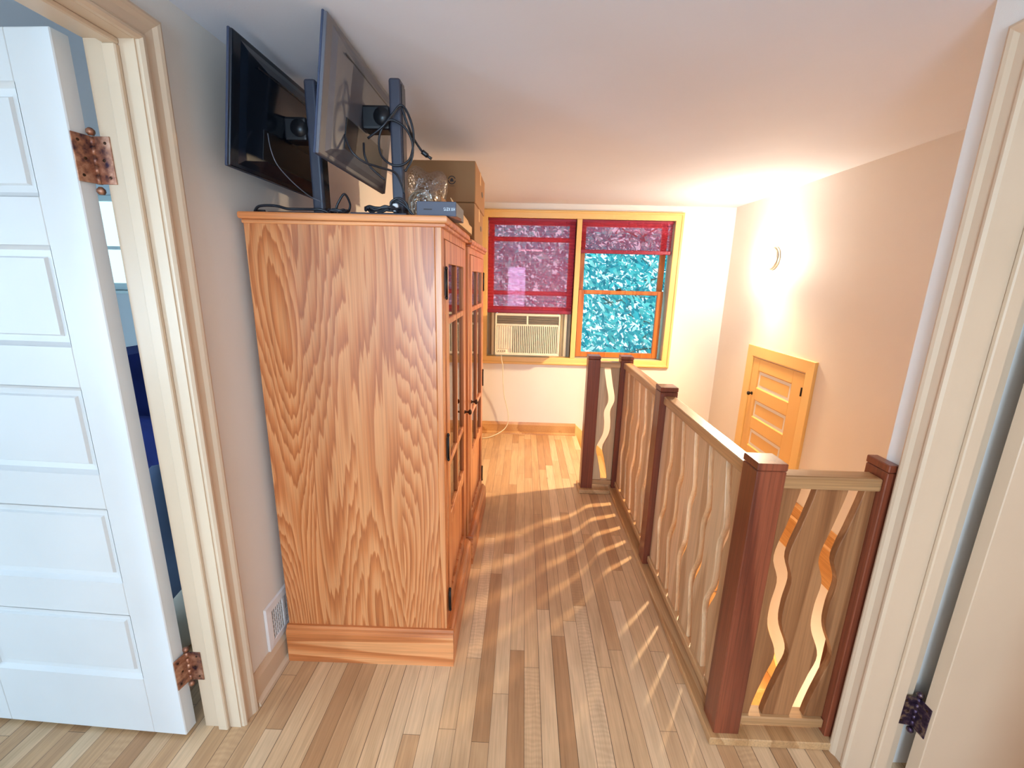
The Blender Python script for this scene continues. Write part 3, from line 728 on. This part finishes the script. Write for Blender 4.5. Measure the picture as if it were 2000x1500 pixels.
# slate box with upside-down print
bx = thing('slate_carton', 'flat slate grey carton with white upside down lettering at the cabinet corner', 'box', (-.283, 1.52, H1+.001))
MB().box(-.062, -.085, 0, .062, .085, .043, .0015).build('carton_body', M['slate_box'], bx)
MB().box(-.040, -.0862, .018, .008-.022, -.0848, .021).build('printed_stroke', M['ink'], bx)
tx = bpy.data.curves.new('printed_text', 'FONT'); tx.body = 'HX KEYS'; tx.size = .0135; tx.extrude = .0002; tx.align_x = 'CENTER'; tx.align_y = 'CENTER'
to = bpy.data.objects.new('printed_text', tx); COL.objects.link(to); to.parent = bx; to.location = (.041, -.0856, .021); to.rotation_euler = (math.pi/2, math.pi, 0); tx.materials.append(M['white_ink'])
to.scale = (.68, 1, 1)
bpy.context.view_layer.update()
tm = bpy.data.meshes.new_from_object(to.evaluated_get(bpy.context.evaluated_depsgraph_get()))
t2 = bpy.data.objects.new('printed_text', tm); COL.objects.link(t2); t2.parent = bx; t2.location = to.location; t2.rotation_euler = to.rotation_euler; t2.scale = to.scale
bpy.data.objects.remove(to); t2.name = 'printed_text'
k = MB(); k.prism([(.040, -.085), (.064, -.083), (.069, -.02), (.061, .02), (.050, -.02)], 'z', -.0005, .0012); k.build('clip_bracket', M['mon_dark'], bx)  # dark metallic bracket jutting from under the carton, attached as its part
# kraft tray with raised flaps
kt = thing('kraft_box', 'low open kraft box with a raised lid on the cabinet front edge', 'box', (-.30, 1.90, H1+.001))
k = MB(); k.box(-.055, -.285, 0, .056, .14, .004); k.box(.052, -.285, .0, .056, .14, .036, .0008); k.box(-.056, -.285, .0, -.052, .14, .036, .0008); k.box(-.055, -.285, 0, .055, -.281, .036, .0008); k.box(-.055, .136, 0, .055, .14, .036, .0008)
k.build('tray', M['kraft'], kt)
k = MB(); k.mesh([(.050, -.27, .036), (.050, .12, .036), (.043, .10, .058), (.030, -.27, .088), (.0485, -.27, .036), (.0485, .12, .036), (.0415, .10, .058), (.0285, -.27, .088)], [(0, 1, 2, 3), (7, 6, 5, 4), (0, 4, 5, 1), (1, 5, 6, 2), (2, 6, 7, 3), (3, 7, 4, 0)]); k.build('lid_flap', M['kraft'], kt)
k = MB(); k.mesh([(-.005, -.25, .038), (-.005, .10, .038), (-.012, .06, .10), (-.012, -.22, .10), (-.0065, -.25, .038), (-.0065, .10, .038), (-.0135, .06, .10), (-.0135, -.22, .10)], [(0, 1, 2, 3), (7, 6, 5, 4), (0, 4, 5, 1), (1, 5, 6, 2), (2, 6, 7, 3), (3, 7, 4, 0)]); k.build('lid_flap', M['card'], kt)
# cardboard boxes
def carton(label, x0, x1, y0, y1, z0, z1, icon):
    o = thing('cardboard_box', label, 'box', ((x0+x1)/2, (y0+y1)/2, z0), group='stacked cardboard boxes'); L = ((x0+x1)/2, (y0+y1)/2, z0)
    MB().box(x0, y0, z0, x1, y1, z1, .003).build('carton_body', M['card'], o, shift=L)
    t_ = MB(); ym = (y0+y1)/2
    t_.box(x0+.002, ym-.02, z1-.0002, x1-.002, ym+.02, z1+.0008); t_.box(x1-.0004, ym-.02, z1-.06, x1+.0006, ym+.02, z1)
    t_.build('packing_tape', M['kraft'], o, shift=L)
    h_ = MB(); h_.prism([(ym+.09+.035*math.cos(a)*(1 if abs(math.cos(a)) > 0 else 1), (z0+z1)/2+.014*math.sin(a)) for a in [2*math.pi*i/18 for i in range(18)]], 'x', x1-.0005, x1+.0007)
    h_.build('hand_hole', M['ink'], o, shift=L)
    if icon:
        cx, cz = x1-.110, z0+.095; ic = MB()
        for (a0, a1) in ((.35, 2.9), (3.2, 6.1)):
            n = 14; vs = []
            for i in range(n+1):
                a = a0+(a1-a0)*i/n; vs += [(cx+.0185*math.cos(a), y0-.0006, cz+.0185*math.sin(a)), (cx+.0145*math.cos(a), y0-.0006, cz+.0145*math.sin(a))]
            ic.mesh(vs, [(2*i, 2*i+1, 2*i+3, 2*i+2) for i in range(n)])
        ic.prism([(cx-.008, cz-.007), (cx+.008, cz-.007), (cx+.0075, cz+.001), (cx+.003, cz+.008), (cx-.003, cz+.008), (cx-.0075, cz+.001)], 'y', y0-.0008, y0-.0001)
        ic.build('printed_mark', M['ink'], o, shift=L)
        il = MB(); il.box(cx-.012, y0-.0007, cz-.026, cx+.012, y0-.0001, cz-.0245); il.build('printed_line', M['ink'], o, shift=L)
    return o
carton('lower cardboard box standing on the farther cabinet', -.60, -.246, 2.17, 2.575, H2+.001, 1.848, False)
carton('upper cardboard box with a round dark printed mark', -.60, -.243, 2.168, 2.632, 1.8495, 2.028, True)
# clear plastic bag with a bundle of leads
bgo = thing('plastic_bag', 'clear plastic bag of coiled leads in front of the cardboard boxes', 'bag', (-.437, 1.93, H1+.001))
bm = bmesh.new(); bmesh.ops.create_icosphere(bm, subdivisions=4, radius=1)
rnd = random.Random(3)
dirs = [(Vector((rnd.gauss(0, 1), rnd.gauss(0, 1), rnd.gauss(0, 1))).normalized(), rnd.uniform(-.16, .20)) for _ in range(26)]
for v in bm.verts:
    d = v.co.normalized(); k_ = 1+sum(a*max(0, d.dot(q))**9 for q, a in dirs)
    tip = max(0, d.dot(Vector((.80, -.1, .62)).normalized()))**10*.62; k_ += tip
    tip2 = max(0, d.dot(Vector((-.3, -.1, .95)).normalized()))**8*.35; k_ += tip2
    v.co = Vector((d.x*k_*.078, d.y*k_*.092, max(.0, .110+d.z*k_*.112)))
mb = MB(); mb._merge(bm); mb.build('bag_film', M['bag'], bgo)
cb = MB()
for i in range(9): cb.tube([(p[0]-.005, p[1], p[2]) for p in ringpts((.0, -.05+.013*i, .092), .040+.006*math.sin(i*2.1), .072-.003*abs(i-4), 14, .008, i*.7, 1.0)], .0042, 8, 4)
cb.tube([(-.04, -.06, .012), (-.02, -.075, .03), (.005, -.07, .02), (.02, -.06, .04), (.0, -.068, .05), (-.03, -.07, .035)], .005, 8, 5)
cb.build('lead_bundle', M['accordion'], bgo)

# ------------------------------------------------------------------ wall register
vr = thing('wall_register', 'white metal heating register low on the left wall beside the oak cabinet', 'vent', (XL, 1.42, .118)); L = (XL, 1.42, .118)
r_ = MB(); r_.frame(1.352, .148, 1.60, .268, [(0, 0), (0, .006), (.004, .008), (.030, .006), (.036, .001), (.036, 0)], lambda a, b, v: (XL+v+.0005, a, b)); r_.box(XL+.001, 1.424, .146, XL+.007, 1.438, .27, .001); r_.build('register_frame', M['vent'], vr, shift=L)
MB().box(XL+.0006, 1.35, .146, XL+.002, 1.602, .27).build('duct_back', M['vent_dark'], vr, shift=L)
r_ = MB()
for i in range(7): r_.box(XL+.002, 1.351+.0118*i, .146, XL+.006, 1.3548+.0118*i, .27)
for i in range(5): r_.box(XL+.002, 1.35, .166+.020*i, XL+.0055, 1.426, .1672+.020*i)
for i in range(14): r_.box(XL+.002, 1.438, .149+.0088*i, XL+.006, 1.601, .1528+.0088*i)
r_.build('grille_bars', M['vent'], vr, shift=L)

# ------------------------------------------------------------------ railing (one balustrade)
ra = thing('stair_railing', 'wooden stair railing with dark posts and wavy edged boards', 'railing', (.72, 1.20, 0)); RL = (.72, 1.20, 0)
def rp(mb, name, m, p=None): return mb.build(name, m, p or ra, shift=RL)
def newel(x0, y0, x1, y1, top=1.009, z0=.03):
    n_ = MB(); n_.box(x0, y0, z0, x1, y1, top-.024, .0025)
    o = rp(n_, 'newel_post', M['newel'])
    c_ = MB(); c_.box(x0-.001, y0-.001, top-.0225, x1+.001, y1+.001, top, .0025); rp(c_, 'post_cap', M['newel'], o)
    return o
PW = .084
newel(.680, 1.163, .680+PW, 1.163+PW); newel(.677, 2.058, .677+PW, 2.058+PW)
newel(.450, 2.920, .450+PW, 2.920+PW); newel(.676, 2.934, .676+PW, 2.934+PW)
newel(1.050, 1.168, 1.0795, 1.168+PW, 1.013, .031)
# base boards
b = MB(); b.box(.662, 1.146, 0.0008, .790, 3.05, .03, .003); b.box(.790, 1.146, .0008, 1.0785, 1.272, .03, .003); b.box(.436, 2.892, .0008, .662, 3.05, .03, .003)
rp(b, 'base_board', M['rail_y'])
RC = .722; RY = 1.205
def rail_y(y0, y1):
    t_ = MB(); t_.box(RC-.028, y0, .926, RC+.028, y1, .967, .006, 2); rp(t_, 'top_rail', M['rail_y'])
    t_ = MB(); t_.box(RC-.024, y0, .050, RC+.024, y1, .084, .004); rp(t_, 'bottom_rail', M['rail_y'])
rail_y(1.163+PW, 2.058); rail_y(2.058+PW, 2.934)
def rail_x(x0, x1, y):
    t_ = MB(); t_.box(x0, y-.028, .926, x1, y+.028, .967, .006, 2); rp(t_, 'top_rail', M['rail_x'])
    t_ = MB(); t_.box(x0, y-.024, .050, x1, y+.024, .084, .004); rp(t_, 'bottom_rail', M['rail_x'])
rail_x(.680+PW, 1.050, RY); rail_x(.450+PW, .676, 2.966)
KZ = [.0845, .15, .25, .335, .44, .52, .61, .69, .81, .9255]
KO = [-.016, -.007, .014, .031, -.008, -.013, -.006, -.030, -.007, .014]
def wav(z, s=1):
    for i in range(len(KZ)-1):
        if z <= KZ[i+1]+1e-9:
            t = (z-KZ[i])/(KZ[i+1]-KZ[i]); p = [KO[max(i-1, 0)], KO[i], KO[i+1], KO[min(i+2, len(KO)-1)]]
            return s*.5*((2*p[1])+(p[2]-p[0])*t+(2*p[0]-5*p[1]+4*p[2]-p[3])*t*t+(3*p[1]-p[0]-3*p[2]+p[3])*t**3)
    return s*KO[-1]
NZ = 44
zs = [.0845+(.9255-.0845)*i/NZ for i in range(NZ+1)]
def board(a, c, axis, at, th=.024, wa=True, wc=True, s=1, m='balust'):
    pts = [(c+(wav(z, s) if wc else 0), z) for z in zs]+[(a+(wav(z, s) if wa else 0), z) for z in reversed(zs)]
    m_ = MB(); m_.prism(pts, axis, at-th/2, at+th/2, .002); return rp(m_, 'baluster_board', M[m])
board(.7645, .820, 'y', RY, wa=False, m='balust_shaded'); board(.865, .957, 'y', RY, m='balust_shaded'); board(1.004, 1.0495, 'y', RY, wc=False, m='balust_shaded')
def section(y0, y1, n):
    p = (y1-y0+.042)/n
    for i in range(n):
        a = y0+i*p; c = a+p-.042
        board(a, c, 'x', RC, wa=i > 0, wc=i < n-1)
section(1.2475, 2.0575, 6); section(2.1425, 2.9335, 6)
board(.5345, .583, 'y', 2.966, wa=False, s=-1); board(.630, .6755, 'y', 2.966, wc=False, s=-1)

# ------------------------------------------------------------------ bedroom seen through the door gap
wn3 = tag(thing('window_3', None, None), 'bright window of the left room seen through the door gap', kind='structure')
s_ = MB()
for a0, a1, b0, b1 in ((-3.9, -3.85, 1.345, 2.06), (-2.75, -2.7, 1.345, 2.06), (-3.85, -2.75, 1.345, 1.40), (-3.85, -2.75, 2.02, 2.06), (-3.85, -2.75, 1.66, 1.685)):
    s_.box(a0, 3.49, b0, a1, 3.53, b1, .003)
s_.box(-3.95, 3.41, 1.32, -2.65, 3.50, 1.345, .004); s_.build('sash', M['sill'], wn3)
MB().box(-3.85, 3.508, 1.40, -2.75, 3.512, 2.02).build('pane', M['glass'], wn3)
x = LRX
for nm, lb, y0, y1, z0, z1 in (('window_4', 'low window of the left room that lights the doorway', -3.5, -2.5, .45, 1.45), ('window_5', 'second window of the left room facing the doorway', -.75, .55, .80, 1.95)):
    wn4 = tag(thing(nm, None, None), lb, kind='structure'); s_ = MB()
    for a0, a1, b0, b1 in ((y0, y0+.04, z0, z1), (y1-.04, y1, z0, z1), (y0+.04, y1-.04, z0, z0+.04), (y0+.04, y1-.04, z1-.04, z1)): s_.box(x-.09, a0, b0, x-.05, a1, b1, .003)
    s_.build('sash', M['sill'], wn4); MB().box(x-.072, y0+.04, z0+.04, x-.068, y1-.04, z1-.04).build('pane', M['glass'], wn4)
sf = thing('armchair', 'dark blue armchair seen through the narrow gap of the left door', 'chair', (-2.2, 2.66, 0)); L = (-2.2, 2.66, 0)
a = MB(); a.prism([(-2.56, .10), (-1.85, .10), (-1.85, .42), (-2.30, .46), (-2.40, 1.0), (-2.56, 1.02)], 'y', 2.35, 3.05, .03); a.build('frame', M['blue_cloth'], sf, shift=L)
a = MB(); a.box(-2.30, 2.44, .43, -1.83, 2.96, .56, .045, 3); a.build('seat_cushion', M['blue_cloth'], sf, shift=L)
for y in (2.33, 2.97): MB().box(-2.5, y, .10, -1.86, y+.10, .66, .035, 3).build('arm', M['blue_cloth'], sf, shift=L)
for xx in (-2.5, -1.92):
    for yy in (2.40, 2.98): MB().cyl((xx, yy, 0), (xx, yy, .11), .02).build('leg', M['black'], sf, shift=L)
def lump(name, label, cat, c, r, m, seed):
    bm = bmesh.new(); bmesh.ops.create_icosphere(bm, subdivisions=3, radius=1); rr = random.Random(seed)
    ds = [(Vector((rr.gauss(0, 1), rr.gauss(0, 1), rr.gauss(0, 1))).normalized(), rr.uniform(-.2, .25)) for _ in range(18)]
    for v in bm.verts:
        d = v.co.normalized(); k = 1+sum(a*max(0, d.dot(q))**6 for q, a in ds)
        v.co = Vector((c[0]+d.x*r[0]*k, c[1]+d.y*r[1]*k, max(c[2]-r[2]*.8, c[2]+d.z*r[2]*k)))
    for f_ in bm.faces: f_.smooth = True
    mb = MB(); mb._merge(bm); return tag(mb.build(name, m), label, cat)
lump('folded_blanket', 'steel blue crumpled blanket heaped in the left door gap', 'blanket', (-1.64, 1.76, .27), (.17, .16, .33), M['grey_cloth'], 5)
lump('crumpled_cloth', 'white crumpled cloth on the floor in the left door gap', 'cloth', (-1.38, 1.475, .085), (.09, .09, .105), M['cream_cloth'], 9)

# ------------------------------------------------------------------ tree outside the far window
tr = thing('leafy_tree', 'bright leafy tree filling the view outside the far window', 'tree', (1.4, 7.6, -3.0))
TL = (1.4, 7.6, -3.0); rt = random.Random(11)
tk = MB(); tk.tube([(4.3, 9.1, -3.0), (4.2, 9.0, -1.5), (4.1, 8.9, 0), (4.2, 8.8, 1.6), (4.0, 8.7, 3.2)], .10, 10); tk.build('trunk', M['bark'], tr, shift=TL)
for i in range(16):
    z = -.2+.26*i; sx = -1; b0 = (4.1+rt.uniform(-.1, .1), 8.7, z)
    pts = [b0]
    dx, dz = sx*rt.uniform(.4, .7), rt.uniform(-.25, .35)
    for k in range(1, 6): pts.append((b0[0]+dx*k, 7.9-.16*k+rt.uniform(-.1, .1), z+dz*k+rt.uniform(-.08, .08)))
    q = MB(); q.tube(pts, .013, 6, 3)
    for k in (2, 3, 4):
        p = pts[k]; q.tube([p, (p[0]+sx*.25, p[1]-.1, p[2]+rt.uniform(-.3, .3)), (p[0]+sx*.5, p[1]-.15, p[2]+rt.uniform(-.5, .4))], .006, 5, 3)
    q.build('branch', M['bark'], tr, shift=TL)
vs, fs = [], []
for i in range(40000):
    c = Vector((rt.uniform(-3.6, 5.4), rt.uniform(6.4, 9.0), rt.uniform(-2.4, 4.4)))
    Ln, Wd = rt.uniform(.11, .19), rt.uniform(.04, .065)
    d = Vector((rt.gauss(.5, .7), rt.gauss(0, .5), rt.gauss(-.5, .6))).normalized()
    n = Vector((rt.gauss(0, .6), -1, rt.gauss(.4, .6))); sd = d.cross(n).normalized()
    o = len(vs); vs += [c, c+d*Ln*.5+sd*Wd*.5, c+d*Ln, c+d*Ln*.5-sd*Wd*.5]; fs.append((o, o+1, o+2, o+3))
fo = MB(); fo.mesh(vs, fs); fo = fo.build('foliage', M['leaf'], tr, shift=TL); fo['kind'] = 'stuff'

# ------------------------------------------------------------------ light
def area(name, loc, target, sx, sy, power, color, spread=None):
    l = bpy.data.lights.new(name, 'AREA'); l.shape = 'RECTANGLE'; l.size = sx; l.size_y = sy; l.energy = power; l.color = color
    if spread: l.spread = spread
    o = bpy.data.objects.new(name, l); COL.objects.link(o); o.location = loc
    o.rotation_euler = (Vector(target)-Vector(loc)).to_track_quat('-Z', 'Y').to_euler(); return o
area('bedroom_low_window_daylight', (LRX-.14, -3.0, .95), (0, -1.0, .95), 0.9, .9, 95, (.55, .77, 1.0))
area('bedroom_window_daylight', (LRX-.14, -.1, 1.37), (0, -.1, 1.37), 1.2, 1.07, 20, (.66, .82, 1.0))
area('hall_back_fill_light', (-.42, -2.13, 1.25), (-.42, 0, 1.25), .86, 1.1, 48, (.48, .72, 1.0))  # fill light added behind the camera, shining through the added window
area('hall_fill_light', (.1, -1.0, CZ-.06), (.1, -1.0, 0), .5, .5, 9, (1.0, .92, .84))  # unseen fill lamp added behind the camera, without a fixture
area('side_room_light', (2.1, -.2, CZ-.06), (2.1, -.2, 0), .4, .4, 7, (1.0, .86, .78))
area('stair_foot_light', (1.5, 1.75, -.9), (1.5, 3.0, -1.2), .25, .25, 6, (1.0, .74, .46))
sl_ = bpy.data.lights.new('sconce_floor_spot', 'SPOT'); sl_.energy = 135; sl_.color = (1, .72, .40); sl_.spot_size = math.radians(140); sl_.spot_blend = 1.0; sl_.shadow_soft_size = .045  # spot added in front of the lit shade to brighten the floor
so_ = bpy.data.objects.new('sconce_floor_spot', sl_); COL.objects.link(so_); so_.location = (XR-.125, 3.40, 1.68)
so_.rotation_euler = (Vector((.15, 2.9, 0))-so_.location).to_track_quat('-Z', 'Y').to_euler()
sun = bpy.data.lights.new('sun', 'SUN'); sun.energy = 1.3; sun.color = (1, .98, .92); sun.angle = .03
so = bpy.data.objects.new('sun', sun); COL.objects.link(so); so.rotation_euler = Vector((.2, .62, -.75)).to_track_quat('-Z', 'Y').to_euler()
wd = bpy.data.worlds.new('sky'); S.world = wd; wd.use_nodes = True
bg = wd.node_tree.nodes['Background']; bg.inputs[0].default_value = (.62, .90, 1.0, 1); bg.inputs[1].default_value = .82

# ------------------------------------------------------------------ camera (solved from the photograph's lines)
yaw, pitch, roll = math.radians(1.334), math.radians(13.527), math.radians(1.383)
r0 = Vector((math.cos(yaw), math.sin(yaw), 0)); f0 = Vector((-math.sin(yaw), math.cos(yaw), 0)); u0 = Vector((0, 0, 1))
f1 = f0*math.cos(pitch)-u0*math.sin(pitch); u1 = u0*math.cos(pitch)+f0*math.sin(pitch)
r2 = r0*math.cos(roll)+u1*math.sin(roll); u2 = u1*math.cos(roll)-r0*math.sin(roll)
cam = bpy.data.cameras.new('camera'); cam.sensor_width = 36; cam.lens = 845.2/2000*36; cam.clip_start = .02
co = bpy.data.objects.new('camera', cam); COL.objects.link(co)
mw = Matrix((r2, u2, -f1)).transposed().to_4x4(); mw.translation = (0, 0, 1.5); co.matrix_world = mw
S.camera = co
S.view_settings.view_transform = 'Standard'; S.view_settings.look = 'None'; S.view_settings.gamma = 1.0
S.view_settings.use_curve_mapping = False; S.view_settings.exposure = 1.1
S.cycles.use_denoising = True; S.cycles.max_bounces = 10; S.cycles.diffuse_bounces = 5; S.cycles.transparent_max_bounces = 16
S.cycles.sample_clamp_indirect = 6.0
